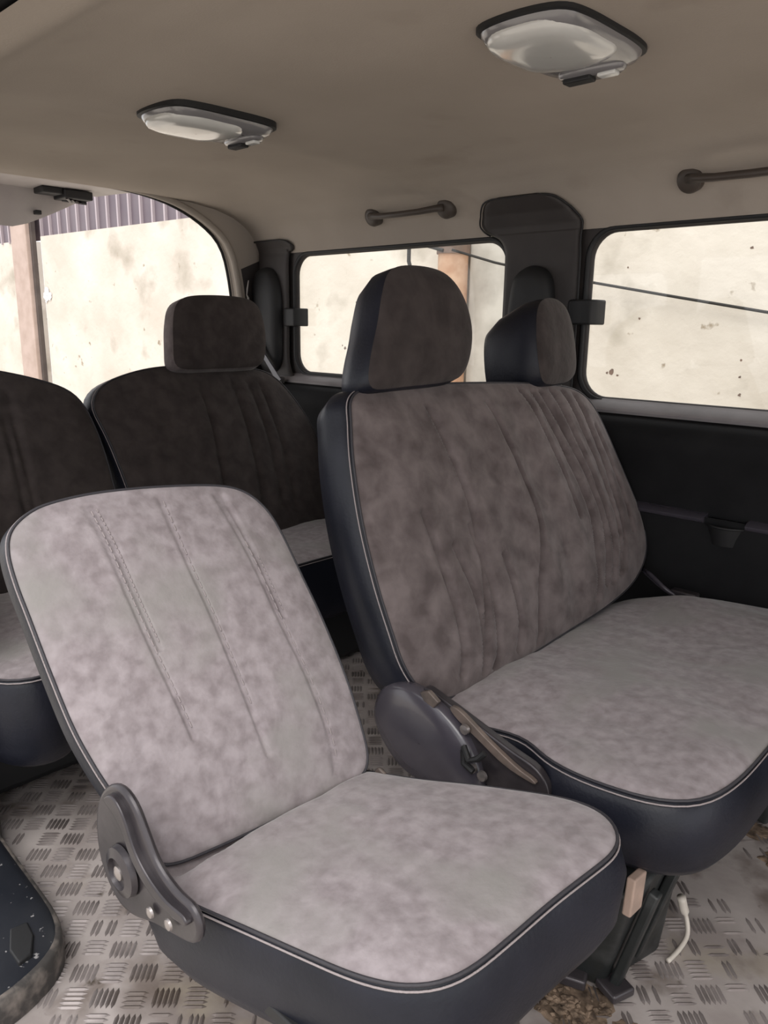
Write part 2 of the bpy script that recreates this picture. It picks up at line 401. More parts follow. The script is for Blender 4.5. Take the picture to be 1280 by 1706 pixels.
# near wall behind the door opening
wn = structure('wall_near')
v, f = holed([(XB, -.02), (-1.62, -.02), (-1.62, 1.56), (XB, 1.56)], [rrect(-2.55, -1.75, .95, 1.44, .08)], lambda a, b, t: (a, t, b), .38, .45)
obj('side_panel', v, f, 'plastic', wn, smooth=30)
v, f = slab(lambda p, t: (p[0], t, p[1]), [(XB, -.28), (XF, -.28), (XF, -.03), (XB, -.03)], .30, .36)
obj('door_sill', v, f, 'paint', wn)

# windows
def window(name, lp, y, latch=None):
    w_ = structure(name)
    v, f = slab(lambda p, t: (p[0], t, p[1]), lp, y, y + .004); obj('pane', v, f, 'glass', w_, smooth=0)
    G().tube([(a, YF - .004, b) for a, b in resample2(lp)], .0085, 8, True).out('window_seal', 'black', w_, smooth=180)
    G().tube([(a, y - .004, b) for a, b in resample2(lp, .992)], .011, 8, True).out('gasket_or_gap_shade', 'plastic', w_, smooth=180)
    return w_
def resample2(lp, s=1.0):
    P = [Vector((a, b)) for a, b in lp]; c = sum(P, Vector((0, 0))) / len(P)
    return [tuple(c + (p - c) * s) for p in P]
win1 = window('window_1', W1, YF + .010)
win2 = window('window_2', W2, YF + .010)
win3 = window('window_3', W3, YF + .010)
def latch(parent, x, z):
    g_ = G(); g_.box((x + .012, YF - .022, z), (.028, .030, .075)); g_.out('latch', 'black', parent, bevel=.010)
    lx = [(x + .005, YF - .035), (x + .045, YF - .052), (x + .085, YF - .050), (x + .098, YF - .030), (x + .098, YF + .02), (x + .084, YF + .02), (x + .084, YF - .024), (x + .074, YF - .034), (x + .045, YF - .036), (x + .005, YF - .02)]
    v, f = slab(lambda p, t: (p[0], p[1], t), lx, z - .036, z + .036); obj('latch', v, f, 'black', parent, bevel=.005)
latch(win1, -2.615, 1.185); latch(win2, -1.262, 1.205)

# pillar trims: follow the bend of the headliner
def pillar(name, rows, m='plastic', off=.010):
    st = structure(name); v = []; f = []; nx = 16
    R_ = []
    R_ = [(p.x, p.y, p.z) for p in catmull([Vector(q_) for q_ in rows], 6, False)]
    for z, a, b in R_:
        for k in range(nx + 1):
            t = k / nx; e = min(t, 1 - t) * nx; y = wall_y(z) - off - .008 * min(1, e)
            v.append((a + (b - a) * t, y, z))
    for i in range(len(R_) - 1):
        for k in range(nx): f.append((i * (nx + 1) + k, i * (nx + 1) + k + 1, (i + 1) * (nx + 1) + k + 1, (i + 1) * (nx + 1) + k))
    o = obj('pillar_cover', v, f, m, st, smooth=60)
    s_ = o.modifiers.new('solid', 'SOLIDIFY'); s_.thickness = .008; s_.offset = 1
    edge = [(a - .004, wall_y(z) - off - .002, z) for z, a, b in R_][::-1] + [(b + .004, wall_y(z) - off - .002, z) for z, a, b in R_]
    return st, R_
C_rows = [(1.541, -1.52, -1.345), (1.536, -1.548, -1.315), (1.525, -1.568, -1.292), (1.50, -1.588, -1.262), (1.47, -1.598, -1.238), (1.447, -1.575, -1.238), (1.43, -1.535, -1.240), (1.40, -1.513, -1.240), (1.36, -1.508, -1.238), (1.2, -1.508, -1.236), (1.02, -1.508, -1.236), (.94, -1.508, -1.236)]
tC, RC_ = pillar('trim_1', C_rows)
e = [(a - .002, wall_y(z) - .017, z) for z, a, b in RC_ if z > 1.44][::-1] + [(b + .002, wall_y(z) - .014, z) for z, a, b in RC_]
G().tube(e, .0028, 6).out('trim_edge', 'black', tC, smooth=180)
D_rows = [(1.490, -2.79, -2.60), (1.486, -2.79, -2.575), (1.470, -2.79, -2.555), (1.45, -2.79, -2.56), (1.42, -2.79, -2.590), (1.2, -2.79, -2.592), (1.0, -2.79, -2.592), (.93, -2.79, -2.55)]
tD, RD_ = pillar('trim_2', D_rows)
G().tube([(a, wall_y(z) - .014, z) for a, b, z in [(-2.79, 0, 1.492), (-2.62, 0, 1.492), (-2.585, 0, 1.486), (-2.56, 0, 1.472)]], .004, 6).out('trim_edge', 'black', tD)
# D pillar: gathered belt cover, dark, with a torn pale edge, and the belt below it
an = thing('belt_reel_cover', 'dark oval seat belt cover with a torn pale edge on the rear corner pillar', 'belt cover', (-2.71, 2.11, 1.19))
ov = smooth_outline([(-.085, .17), (-.03, .20), (.04, .185), (.08, .10), (.085, -.05), (.075, -.20), (.02, -.24), (-.05, -.22), (-.085, -.08), (-.092, .06)], 60)
v = []; f = []
for (s_, h) in ((1, 0), (.97, .018), (.85, .032), (.5, .040), (.01, .042)):
    for p in ov: v.append((-2.71 + p.x * s_, 2.118 - h, 1.19 + p.y * s_))
for i in range(4):
    for k in range(60): f.append((i * 60 + k, i * 60 + (k + 1) % 60, (i + 1) * 60 + (k + 1) % 60, (i + 1) * 60 + k))
obj('cover', v, f, 'black', an, smooth=70)
G().tube([(-2.780, 2.062, 1.335), (-2.788, 2.060, 1.30), (-2.792, 2.060, 1.275), (-2.780, 2.058, 1.262), (-2.786, 2.058, 1.225), (-2.778, 2.058, 1.205), (-2.782, 2.058, 1.18)], [.002, .004, .003, .005, .006, .005, .002], 7).out('torn_edge', 'tape', an)
bl = thing('seat_belt', 'grey seat belt strap running down the rear corner pillar', 'seat belt', (-2.66, 2.10, 1.0))
v, f = slab(lambda p, t: (p[0], t, p[1]), [(-2.75, 1.13), (-2.70, 1.02), (-2.60, .915), (-2.575, .93), (-2.68, 1.03), (-2.735, 1.135)], 2.064, 2.069)
obj('webbing', v, f, 'cover', bl, bevel=.001)
G().box((-2.60, 2.078, .925), (.05, .018, .03)).out('anchor', 'plastic', bl, bevel=.005)
# C pillar: dark belt guide dome behind the turned headrest
bg_ = thing('belt_guide', 'black domed seat belt guide on the pillar behind the turned headrest', 'belt guide', (-1.385, 2.11, 1.25))
g_ = G(); ol = smooth_outline([(-.075, -.11), (-.072, .02), (-.05, .075), (0, .095), (.05, .075), (.072, .02), (.075, -.11), (0, -.115)], 48, 1)
v = []; f = []
for (s_, h) in ((1, 0), (1, .02), (.9, .042), (.6, .052), (.01, .054)):
    for p in ol: v.append((-1.385 + p.x * s_, 2.125 - h, 1.25 + p.y * s_))
for i in range(4):
    for k in range(48): f.append((i * 48 + k, i * 48 + (k + 1) % 48, (i + 1) * 48 + (k + 1) % 48, (i + 1) * 48 + k))
obj('guide_cap', v, f, 'black', bg_, smooth=70)
v, f = slab(lambda p, t: (p[0], t, p[1]), [(-1.41, 1.16), (-1.36, 1.16), (-1.30, .96), (-1.35, .96)], 2.085, 2.089)
obj('webbing', v, f, 'panel', bg_)

# rear ring of the shell with the tailgate opening
ring = structure('wall_rear')
half = [(0, 1.645), (.25, 1.638), (.40, 1.618), (.50, 1.588), (.58, 1.55), (.65, 1.50), (.69, 1.44), (.712, 1.36), (.728, 1.25), (.74, 1.1), (.745, .95), (.745, .62), (.70, .55), (0, .55)]
hs = catmull([Vector(p) for p in half[:11]], 5, False)
hole = [(CY + p.x, p.y) for p in hs] + [(CY + a, b) for a, b in half[11:]]
hole += [(2 * CY - a, b) for a, b in reversed(hole[1:-1])]
hole2 = [tuple(p) for p in resample([Vector(p) for p in hole], 120)]
def ring_out(a, b):
    dx, dz = a - CY, b - 1.10; t = min((.852 / abs(dx)) if abs(dx) > 1e-6 else 9e9, ((.60 if dz > 0 else 1.1) / abs(dz)) if abs(dz) > 1e-6 else 9e9)
    return CY + dx * t, 1.10 + dz * t
v = []; f = []; fm = []; n2 = len(hole2)
for a, b in hole2:
    oa, ob_ = ring_out(a, b); d = Vector((oa - a, ob_ - b)); dn = d.normalized() * min(.028, d.length * .5)
    v += [(XB, a, b), (XB + .004, a + dn.x, b + dn.y), (XB - .004, oa, ob_), (XB - .05, a, b), (XB - .05, oa, ob_)]
for k in range(n2):
    q0, q1 = 5 * k, 5 * ((k + 1) % n2); zz = hole2[k][1]
    f += [(q0, q1, q1 + 1, q0 + 1), (q0 + 1, q1 + 1, q1 + 2, q0 + 2), (q0, q0 + 3, q1 + 3, q1), (q0 + 3, q0 + 4, q1 + 4, q1 + 3)]; fm += [0, 0 if zz > 1.40 else 1, 0, 2]
obj('rear_frame', v, f, None, ring, smooth=30, mats=['liner', 'plastic', 'paint'], fm=fm)
G().tube([(XB + .004, a, b) for a, b in hole2], .013, 10, True).out('opening_welt', 'welt', ring, smooth=180)
G().tube([(XB - .045, CY + (a - CY) * .985, b) for a, b in hole2], .006, 8, True).out('weather_seal', 'black', ring, smooth=180)

# floor with raised tread bars
fl = structure('floor')
v, f = slab(lambda p, t: (p[0], p[1], t), [(XB, .33), (XF, .33), (XF, 2.11), (XB, 2.11)], -.03, 0)
obj('floor_plate', v, f, 'floor', fl, smooth=0)
bars = G(); S2 = math.sqrt(.5); P_ = .054
def bar(cx, cy, ux, uy, L=.044, w_=.0038, h=.0022):
    vx, vy = -uy, ux; a = L / 2; v = []
    for s_, q_ in ((-a, 0), (-a * .6, -w_), (a * .6, -w_), (a, 0), (a * .6, w_), (-a * .6, w_)): v.append((cx + ux * s_ + vx * q_, cy + uy * s_ + vy * q_, .0002))
    for s_ in (-a * .62, a * .62): v.append((cx + ux * s_, cy + uy * s_, h))
    bars.add(v, [(0, 1, 6), (1, 2, 7, 6), (2, 3, 7), (3, 4, 7), (4, 5, 6, 7), (5, 0, 6)])
for i in range(-80, 80):
    for j in range(-80, 80):
        cx = (i - j) * P_ * S2 - 1.0; cy = (i + j) * P_ * S2 + 1.2
        if not (-2.75 < cx < .4 and .37 < cy < 2.06): continue
        if (i + j) % 2 == 0: u = (S2, S2)
        else: u = (S2, -S2)
        for k in range(-2, 3):
            wear = noise.noise(Vector((cx * 2.2, cy * 2.2, 4.0)))
            if random.random() < .06 + (.38 if (cx > -.62 and cy > .95 and wear > -.12) else 0) + (.6 if wear > .33 else 0): continue
            bar(cx - u[1] * k * .0095, cy + u[0] * k * .0095, u[0], u[1])
bars.out('tread_bars', 'bars', fl, smooth=0, kind='stuff')

# ------------------------------------------------------------ lamps and handles on the headliner
def lamp(x, y, label, K=.87):
    z0 = min(liner_z(abs(yy - CY), x) for yy in (y - .15, y, y + .15)) - .004
    t = thing('dome_lamp', label, 'lamp', (x, y, z0), 'dome lamps on the headliner')
    ol = smooth_outline([(-.105, -.10), (-.085, -.155), (0, -.172), (.085, -.155), (.105, -.10), (.108, 0), (.105, .10), (.085, .155), (0, .172), (-.085, .155), (-.105, .10), (-.108, 0)], 72, 2)
    def shell(name, ol, z_a, levels, m, cut=None):
        v = []; f = []; N = len(ol)
        cx = sum(p.x for p in ol) / N; cy = sum(p.y for p in ol) / N
        for s_, h in levels:
            for p in ol: v.append((x + K * (cx + (p.x - cx) * s_), y + K * (cy + (p.y - cy) * s_), z_a - h * (.68 if h > 0 else 1)))
        for i in range(len(levels) - 1):
            for k in range(N): f.append((i * N + k, i * N + (k + 1) % N, (i + 1) * N + (k + 1) % N, (i + 1) * N + k))
        return obj(name, v, f, m, t, smooth=60)
    shell('gasket_or_gap_shade', ol, z0, ((1.05, -.03), (1.05, .004), (1.0, .006), (.9, .006), (.01, .006)), 'black')  # black rim stands in for the shadow gap between lamp and ceiling
    shell('housing', ol, z0, ((1.0, .002), (.985, .012), (.93, .026), (.80, .034), (.5, .037), (.01, .038)), 'lamp_body')
    l2 = smooth_outline([(-.097, -.10), (-.07, -.152), (0, -.165), (.07, -.152), (.097, -.10), (.100, -.02), (.090, .050), (.0, .085), (-.090, .050), (-.100, -.02)], 60, 2)
    shell('lens', l2, z0, ((1.0, .018), (.99, .030), (.94, .038), (.8, .044), (.5, .047), (.01, .048)), 'lens')
    l3 = smooth_outline([(-.07, .095), (0, .082), (.07, .095), (.065, .135), (0, .152), (-.065, .135)], 40, 1)
    shell('switch_panel', l3, z0, ((1.0, .030), (.97, .040), (.9, .044), (.01, .045)), 'lamp_body')
    G().box((x - .026, y + .101, z0 - .033), (.055, .026, .010)).out('switch', 'black', t, bevel=.003)
    G().box((x + .03, y + .103, z0 - .032), (.035, .020, .008)).out('switch', 'lens', t, bevel=.003)
lamp(-1.655, 1.125, 'smaller looking ceiling lamp nearer the open tailgate, white oval lens')
lamp(-.785, 1.245, 'glossy ceiling lamp with large clear lens nearest the camera, above the bench')
def grab(x0, x1, label):
    y = 2.066; z = 1.535; t = thing('grab_handle', label, 'handle', ((x0 + x1) / 2, y, z), 'grab handles above the windows')
    for xx in (x0, x1):
        G().disc((xx, 2.088, z + .004), (0, -1, -.35), [(.034, -.02), (.034, .018), (.030, .026), (.018, .029), (.001, .030)], 24).out('handle_mount', 'handle', t, smooth=50)
    G().tube([(x0, 2.060, z), (x0 + .03, 2.045, z - .004), (x0 + .08, 2.030, z - .010), ((x0 + x1) / 2, 2.024, z - .012), (x1 - .08, 2.030, z - .010), (x1 - .03, 2.045, z - .004), (x1, 2.060, z)],
             [.012, .011, .010, .010, .010, .011, .012], 12).out('grip', 'handle', t, smooth=180)
grab(-2.05, -1.715, 'taupe grab handle above the rear side window')
grab(-.905, -.57, 'taupe grab handle above the front side window')

# ------------------------------------------------------------ open tailgate seen through the rear opening
tg = thing('tailgate', 'raised grey tailgate seen from below through the rear opening', 'tailgate', (-2.9, 1.3, 1.70))
# under surface: long panel from the hinge to the free end, with a lip that hangs at the end
rows = []
for x, hw, z in ((-2.90, .80, 1.70), (-3.2, .80, 1.735), (-3.55, .76, 1.765), (-3.80, .72, 1.77), (-3.92, .68, 1.765)):
    rows.append([(x, CY + hw * s_, z) for s_ in [i / 20 * 2 - 1 for i in range(21)]])
lip = []
for i in range(21):
    s_ = i / 20 * 2 - 1; d = abs(s_); hang = .185 * (1 - max(0, (d - .42) / .58) ** 1.15) if d > .42 else .185
    lip.append((-3.96, CY + .67 * s_, 1.77 - hang * .98))
rows.append([(-3.935, p[1], 1.765 - (1.765 - p[2]) * .5) for p in lip]); rows.append(lip); rows.append([(-4.02, p[1], p[2] + .01) for p in lip]); rows.append([(-4.05, p[1], 1.86) for p in lip])
rows.append([(-3.5, CY + .80 * s_, 1.90) for s_ in [i / 20 * 2 - 1 for i in range(21)]]); rows.append([(-2.9, CY + .85 * s_, 1.80) for s_ in [i / 20 * 2 - 1 for i in range(21)]])
v = [p for r in rows for p in r]; f = []
for i in range(len(rows)):
    j = (i + 1) % len(rows)
    for k in range(20): f.append((i * 21 + k, i * 21 + k + 1, j * 21 + k + 1, j * 21 + k))
f.append(tuple(i * 21 for i in range(len(rows)))); f.append(tuple(i * 21 + 20 for i in reversed(range(len(rows)))))
obj('tailgate_trim', v, f, 'tailgate', tg, smooth=50)
g_ = G(); g_.box((-3.86, 1.71, 1.755), (.10, .10, .03)); g_.box((-3.86, 1.83, 1.745), (.13, .14, .04)); g_.out('latch_recess', 'black', tg, bevel=.006)
g_ = G()
for k in range(5): g_.tube([(-3.80 - .02 * k, 1.77 + .03 * k, 1.724), (-3.85, 1.81 + .02 * k, 1.716), (-3.90, 1.87 - .02 * k, 1.726)], .007, 6)
g_.out('latch_mechanism', 'metal', tg)
G().box((-3.93, 1.68, 1.66), (.03, .03, .02)).out('bump_stop', 'black', tg, bevel=.004)

# ------------------------------------------------------------ seats
def chrome_post(parent, a, b): G().tube([a, b], .006, 10).out('headrest_post', 'bolt', parent, smooth=60)
# --- folding single seat in front
js = thing('folding_seat', 'single grey suede folding seat without headrest, nearest the camera, with exposed hinge bracket', 'seat', (-.75, .62, 0))
J = frame((-.835, .63, .42), -8, 37)
jb = [(-.262, .50), (-.250, .535), (-.215, .562), (-.17, .574), (-.10, .580), (0, .577), (.10, .566), (.150, .546), (.180, .506), (.193, .455), (.203, .368), (.213, .271), (.217, .168), (.212, .082), (.203, .03), (.177, .006), (.103, .000), (0, -.004), (-.09, -.006), (-.150, -.004), (-.176, .01), (-.188, .055), (-.207, .113), (-.221, .157), (-.236, .22), (-.247, .305), (-.256, .392), (-.262, .451)]
prof_cushion(js, ('backrest', 'backrest_panel'), jb, J, .085, .022, grooves=[
    [(-.137, .552), (-.125, .475), (-.113, .379), (-.102, .296), (-.09, .22), (-.080, .150)], [(-.127, .552), (-.115, .475), (-.103, .379), (-.092, .296)],
    [(-.014, .556), (-.006, .443), (.007, .32), (.018, .202), (.026, .091)],
    [(.09, .545), (.109, .421), (.122, .293), (.136, .201), (.141, .094), (.132, .028)], [(.100, .543), (.119, .421), (.131, .300)]],
    gd=.0060, gw=.0045, wr=.004, seed=1, N=300, rings=100, stitch=True)
JC = frame((-.86, .63, .41), 0, -82.5)
jc = [(-.176, -.03), (-.187, .011), (-.186, .06), (-.177, .12), (-.162, .203), (-.149, .278), (-.136, .347), (-.122, .39), (-.104, .419), (-.079, .440), (-.041, .452), (.023, .457), (.107, .461), (.181, .468), (.235, .472), (.271, .463), (.301, .441), (.321, .408), (.325, .365), (.311, .309), (.277, .217), (.236, .125), (.205, .03), (.19, -.03), (.10, -.06), (-.1, -.06)]
prof_cushion(js, ('seat_cushion', 'seat_panel'), jc, JC, .15, .022, gd=0, wr=.007, seed=2, flare=1.035, back=.93, sag=lambda a: -.030 * math.exp(-((a.y - .020) / .020) ** 2))
# hinge bracket on the near side
def plate(name, pts, y0, y1, m, parent, bevel=.004, soft=True, yf=None):
    P = smooth_outline(pts, 64, 1) if soft else [Vector(p) for p in pts]
    yy = yf or (lambda x, z: 0)
    v, f = slab(lambda p, t: (p.x, t + yy(p.x, p.y), p.y), P, y0, y1)
    return obj(name, v, f, m, parent, bevel=bevel, smooth=40)
plate('hinge_bracket', [(-.925, .50), (-.90, .548), (-.86, .572), (-.825, .562), (-.80, .53), (-.775, .497), (-.735, .480), (-.700, .478), (-.685, .452), (-.70, .425), (-.74, .412), (-.79, .400), (-.845, .380), (-.89, .385), (-.925, .43)], .408, .420, 'metal', js, .006, yf=lambda x, z: -.10 * (x + .80) * -.35)
plate('hinge_rib', [(-.885, .545), (-.86, .560), (-.835, .545), (-.812, .505), (-.785, .482), (-.745, .468), (-.705, .468), (-.70, .456), (-.745, .452), (-.79, .463), (-.822, .488), (-.842, .52), (-.862, .535)], .399, .412, 'metal', js, .006, yf=lambda x, z: .035 * (x + .80))
g_ = G(); g_.disc((-.852, .404, .450), (0, -1, 0), [(.036, 0), (.034, .008), (.022, .012), (.020, .006)], 28); g_.out('hinge_boss', 'metal', js)
g_ = G(); g_.disc((-.852, .399, .450), (0, -1, 0), [(.011, 0), (.010, .005), (.004, .008)], 12); g_.out('bolt', 'bolt', js)
for xx, zz in ((-.787, .424), (-.742, .434)): G().disc((xx, .404, zz), (0, -1, 0), [(.008, 0), (.007, .003), (.002, .005)], 14).out('rivet', 'bolt', js)
g_ = G(); g_.box((-.80, .60, .31), (.14, .22, .12)); g_.out('seat_base', 'black', js, bevel=.02)
G().box((-.62, .62, .17), (.07, .10, .34)).out('leg', 'black', js, bevel=.01)
G().box((-.62, .62, .008), (.16, .16, .012)).out('foot_plate', 'metal', js, bevel=.003)
G().box((-.62, .62, .335), (.30, .30, .02)).out('mounting_plate', 'black', js, bevel=.003)
# far side hinge tab
plate('hinge_tab', [(-.80, .40), (-.81, .425), (-.80, .435), (-.785, .43), (-.785, .40)], .835, .842, 'tan', js, .003, False)

# --- bench
bs = thing('bench_seat', 'wide two person grey suede bench with two headrests, behind the folding seat', 'seat', (-.72, 1.52, 0))
B = frame((-.86, 1.5, .43), 0, 23)
bb = [(-.452, .59), (-.438, .632), (-.40, .653), (-.30, .658), (-.15, .655), (0, .650), (.20, .640), (.35, .625), (.43, .603), (.480, .560), (.511, .481), (.542, .352), (.565, .241), (.558, .165), (.520, .110), (.42, .062), (.254, .035), (.042, .023), (-.163, .012), (-.317, .009), (-.410, .017), (-.462, .05), (-.490, .107), (-.497, .179), (-.501, .275), (-.495, .393), (-.475, .511)]
prof_cushion(bs, ('backrest', 'backrest_panel'), bb, B, .14, .034, panel='suede_half_shade', grooves=[
    [(.185, .615), (.24, .424), (.262, .243), (.195, .066)], [(.273, .61), (.317, .399), (.34, .212), (.293, .09)], [(.383, .595), (.416, .403), (.418, .231), (.356, .109)],
    [(-.351, .38), (-.332, .223), (-.337, .097), (-.353, .045)], [(-.215, .33), (-.202, .192), (-.224, .064), (-.246, .03)], [(-.026, .595), (.005, .438), (.019, .287), (-.08, .036)],
    [(-.235, .60), (-.201, .409), (-.209, .248), (-.285, .03)], [(.225, .61), (.285, .41), (.31, .23), (.26, .09)], [(-.14, .25), (-.135, .12), (-.155, .04)], [(.325, .605), (.375, .40), (.385, .23), (.34, .10)], [(.13, .62), (.185, .42), (.20, .28)], [(-.285, .30), (-.262, .18), (-.28, .05)], [(.435, .50), (.475, .33), (.47, .20)]],
    gd=.014, gw=.0085, wr=.006, seed=5, N=300, rings=100, flare=1.04, back=.95, sag=lambda a: .006 * math.sin(a.x * 38 + a.y * 5) * max(0, 1 - abs(a.x - .1) / .5))
BC = frame((-.87, 1.5, .43), 0, -86)
bc = [(-.40, -.04), (-.425, .012), (-.437, .098), (-.425, .156), (-.425, .207), (-.456, .266), (-.471, .332), (-.470, .395), (-.462, .451), (-.437, .496), (-.395, .522), (-.323, .534), (-.249, .536), (-.10, .533), (.15, .53), (.40, .526), (.50, .510), (.545, .46), (.565, .38), (.57, .27), (.56, .15), (.50, .05), (.42, -.03), (.2, -.06), (-.2, -.06)]
prof_cushion(bs, ('seat_cushion', 'seat_panel'), bc, BC, .165, .028, panel='suede', gd=0, wr=.010, seed=9, flare=1.035, back=.93,
             sag=lambda a: .022 * math.exp(-((a.x - .45) / .17) ** 2 - ((a.y - .14) / .12) ** 2) - .010 * math.exp(-((a.x - .1) / .2) ** 2 - ((a.y - .2) / .2) ** 2))
def headrest(parent, fr, ol, t, panel='suede_deep_shade', body='leather', posts=None, flare=1.04, dome=.02, back=.80, shear=.02):
    prof_cushion(parent, ('headrest', 'headrest_panel'), ol, fr, t, dome, panel=panel, body=body, gd=0, wr=.003, flare=flare, back=back, pipes=False, N=80, rings=18, shear=shear)
h1o = [(-.205, .012), (-.190, .07), (-.160, .135), (-.135, .20), (-.105, .243), (-.019, .256), (.078, .247), (.135, .205), (.160, .136), (.145, .069), (.105, .022), (.041, .010), (-.10, .006), (-.17, .004)]
H1 = frame((-1.08, 1.28, 1.03), 0, 10)
headrest(bs, H1, [(a + .012 if a < -.05 else a, b) for a, b in h1o], .125, 'suede_deep_shade', 'leather')
h2o = [(-.118, .0), (-.128, .07), (-.112, .155), (-.075, .196), (0, .208), (.075, .196), (.118, .150), (.132, .08), (.118, .01), (.07, -.012), (0, -.016), (-.07, -.014)]
H2 = frame((-1.10, 1.825, 1.030), 10, 10)
headrest(bs, H2, h2o, .165, 'suede_deep_shade', 'leather', shear=.030, back=.84, flare=1.07)
for yy in (1.17, 1.37, 1.76, 1.88): chrome_post(bs, (-1.125, yy, .98), (-1.145, yy, 1.09))
# recliner cover (moulded, rounded) and the worn hinge in front of it
cov = smooth_outline([(-.970, .395), (-.965, .445), (-.940, .482), (-.895, .498), (-.845, .496), (-.80, .485), (-.755, .458), (-.722, .420), (-.705, .375), (-.715, .33), (-.80, .315), (-.88, .318), (-.93, .345)], 72, 2)
v = []; f = []; N = 72; cc = sum(cov, Vector((0, 0))) / N
for s_, h in ((.97, 0), (1.0, .004), (1.0, .018), (.975, .028), (.90, .034), (.6, .038), (.01, .040)):
    for p in cov: q_ = cc + (p - cc) * s_; v.append((q_.x, 1.025 - h, q_.y))
for i in range(6):
    for k in range(N): f.append((i * N + k, i * N + (k + 1) % N, (i + 1) * N + (k + 1) % N, (i + 1) * N + k))
f.append(tuple(range(N)))
obj('recliner_cover', v, f, 'cover', bs, smooth=70)
plate('hinge_bracket', [(-.86, .50), (-.80, .492), (-.745, .478), (-.66, .455), (-.60, .440), (-.575, .40), (-.60, .36), (-.68, .36), (-.74, .38), (-.80, .42)], 1.012, 1.030, 'metal', bs, .006)
plate('hinge_arm', [(-.785, .492), (-.76, .492), (-.70, .462), (-.64, .436), (-.60, .425), (-.60, .418), (-.66, .427), (-.72, .453), (-.77, .476)], 1.002, 1.012, 'tan', bs, .004)
plate('hinge_tab', [(-.845, .502), (-.825, .512), (-.80, .498), (-.812, .482), (-.835, .488)], .990, 1.0, 'tan', bs, .002, False)
g_ = G(); g_.tube([(-.735, .985, .440), (-.715, .975, .425), (-.70, .98, .432), (-.69, .985, .445)], .006, 8); g_.tube([(-.735, .985, .432), (-.733, .985, .408), (-.712, .985, .400)], .006, 8); g_.out('lock_lever', 'black', bs)
g_ = G()
for xx, zz in ((-.722, .398), (-.70, .392), (-.742, .466)): G().disc((xx, .998, zz), (0, -1, 0), [(.010, 0), (.009, .006), (.002, .008)], 12).out('rivet', 'bolt', bs)
# pedestal
g_ = G()
g_.add([(-.60, 1.08, .0), (-.50, 1.11, .0), (-.46, 1.27, .0), (-.66, 1.30, .0), (-.64, 1.02, .27), (-.43, 1.045, .27), (-.43, 1.26, .27), (-.70, 1.28, .27)],
       [(0, 1, 2, 3), (4, 5, 6, 7), (0, 1, 5, 4), (1, 2, 6, 5), (2, 3, 7, 6), (3, 0, 4, 7)])
g_.out('pedestal', 'pedestal', bs, bevel=.012)
for yy, zz, rr in ((1.12, .13, .05), (1.20, .15, -.04)):
    G().box((-.432 - (.27 - zz) * .13, yy, zz), (.018, .022, .23), Matrix.Rotation(rr - .05, 3, 'X') @ Matrix.Rotation(.24, 3, 'Y')).out('pedestal_rib', 'pedestal', bs, bevel=.004)
G().box((-.425, 1.035, .292), (.015, .042, .065), Matrix.Rotation(math.radians(-6), 3, 'X')).out('pale_block', 'cardboard', bs, bevel=.003)
G().box((-.575, 1.075, .020), (.12, .05, .022), Matrix.Rotation(.35, 3, 'Z')).out('foot_bracket', 'metal', bs, bevel=.005)
G().box((-.475, 1.115, .018), (.05, .05, .018), Matrix.Rotation(-.35, 3, 'Z')).out('foot_bracket', 'metal', bs, bevel=.005)
for xx in (-.62, -.48): G().box((xx, 1.88, .14), (.08, .14, .27)).out('rear_leg', 'pedestal', bs, bevel=.01)
G().box((-.62, 1.55, .25), (.36, .86, .03)).out('seat_frame', 'black', bs, bevel=.005)

# seat belt straps lying by the far rear corner of the bench
bk = thing('belt_buckles', 'grey belt buckle straps between bench and black side panel', 'seat belt', (-.84, 1.98, .45))
for k, (dx, dy) in enumerate(((0, 0), (.02, -.012))):
    pts = [(-.92 + dx, 2.02 + dy, .505), (-.88 + dx, 1.995 + dy, .495), (-.84 + dx, 1.98 + dy, .478), (-.80 + dx, 1.975 + dy, .46)]
    G().tube(pts, [.006, .007, .006, .005], 8).out('strap', 'cover', bk, smooth=180)
G().box((-.765, 1.985, .468), (.07, .03, .014)).out('buckle', 'metal', bk, bevel=.004)

# --- rear row
def rear_seat(label, loc, ob, oc, fb, fc, gr):
    t = thing('rear_seat', label, 'seat', loc, 'rear row seats')
    prof_cushion(t, ('backrest', 'backrest_panel'), ob, fb, .13, .030, panel='suede_deep_shade', grooves=gr, gd=.014, gw=.011, wr=.006, seed=loc[1] * 9, flare=1.035, back=.93, pipes=True, N=112, rings=34)
    prof_cushion(t, ('seat_cushion', 'seat_panel'), oc, fc, .22, .022, panel='suede', gd=0, wr=.008, seed=loc[1], flare=1.02, back=.95, N=96, rings=24)
    return t
RB = frame((-2.12, 1.55, .42), 0, 26)
ob = [(-.424, .52), (-.412, .555), (-.38, .592), (-.304, .624), (-.164, .652), (.054, .654), (.234, .637), (.325, .60), (.385, .515), (.437, .387), (.452, .261), (.440, .139), (.40, .03), (.2, -.02), (-.2, -.03), (-.34, 0), (-.375, .09), (-.385, .26), (-.402, .42)]
RC = frame((-2.14, 1.55, .42), 0, -88)
oc = [(-.36, -.04), (-.37, .1), (-.37, .30), (-.34, .37), (-.28, .385), (0, .38), (.35, .375), (.43, .34), (.45, .2), (.44, -.04), (.2, -.07), (-.2, -.07)]
r1 = rear_seat('rear seat in shade-darkened suede with square headrest, in front of the rear corner pillar', (-2.1, 1.55, 0), ob, oc, RB, RC,
               [[(-.018, .600), (-.031, .361), (-.06, .10)], [(.12, .590), (.118, .345), (.086, .10)], [(.24, .573), (.251, .331), (.227, .074)], [(.19, .58), (.20, .34), (.17, .09)]])
h3o = [(-.175, .02), (-.172, .08), (-.158, .18), (-.130, .232), (-.058, .252), (.10, .254), (.190, .235), (.218, .18), (.222, .10), (.205, .03), (.17, .004), (0, 0), (-.14, .002)]
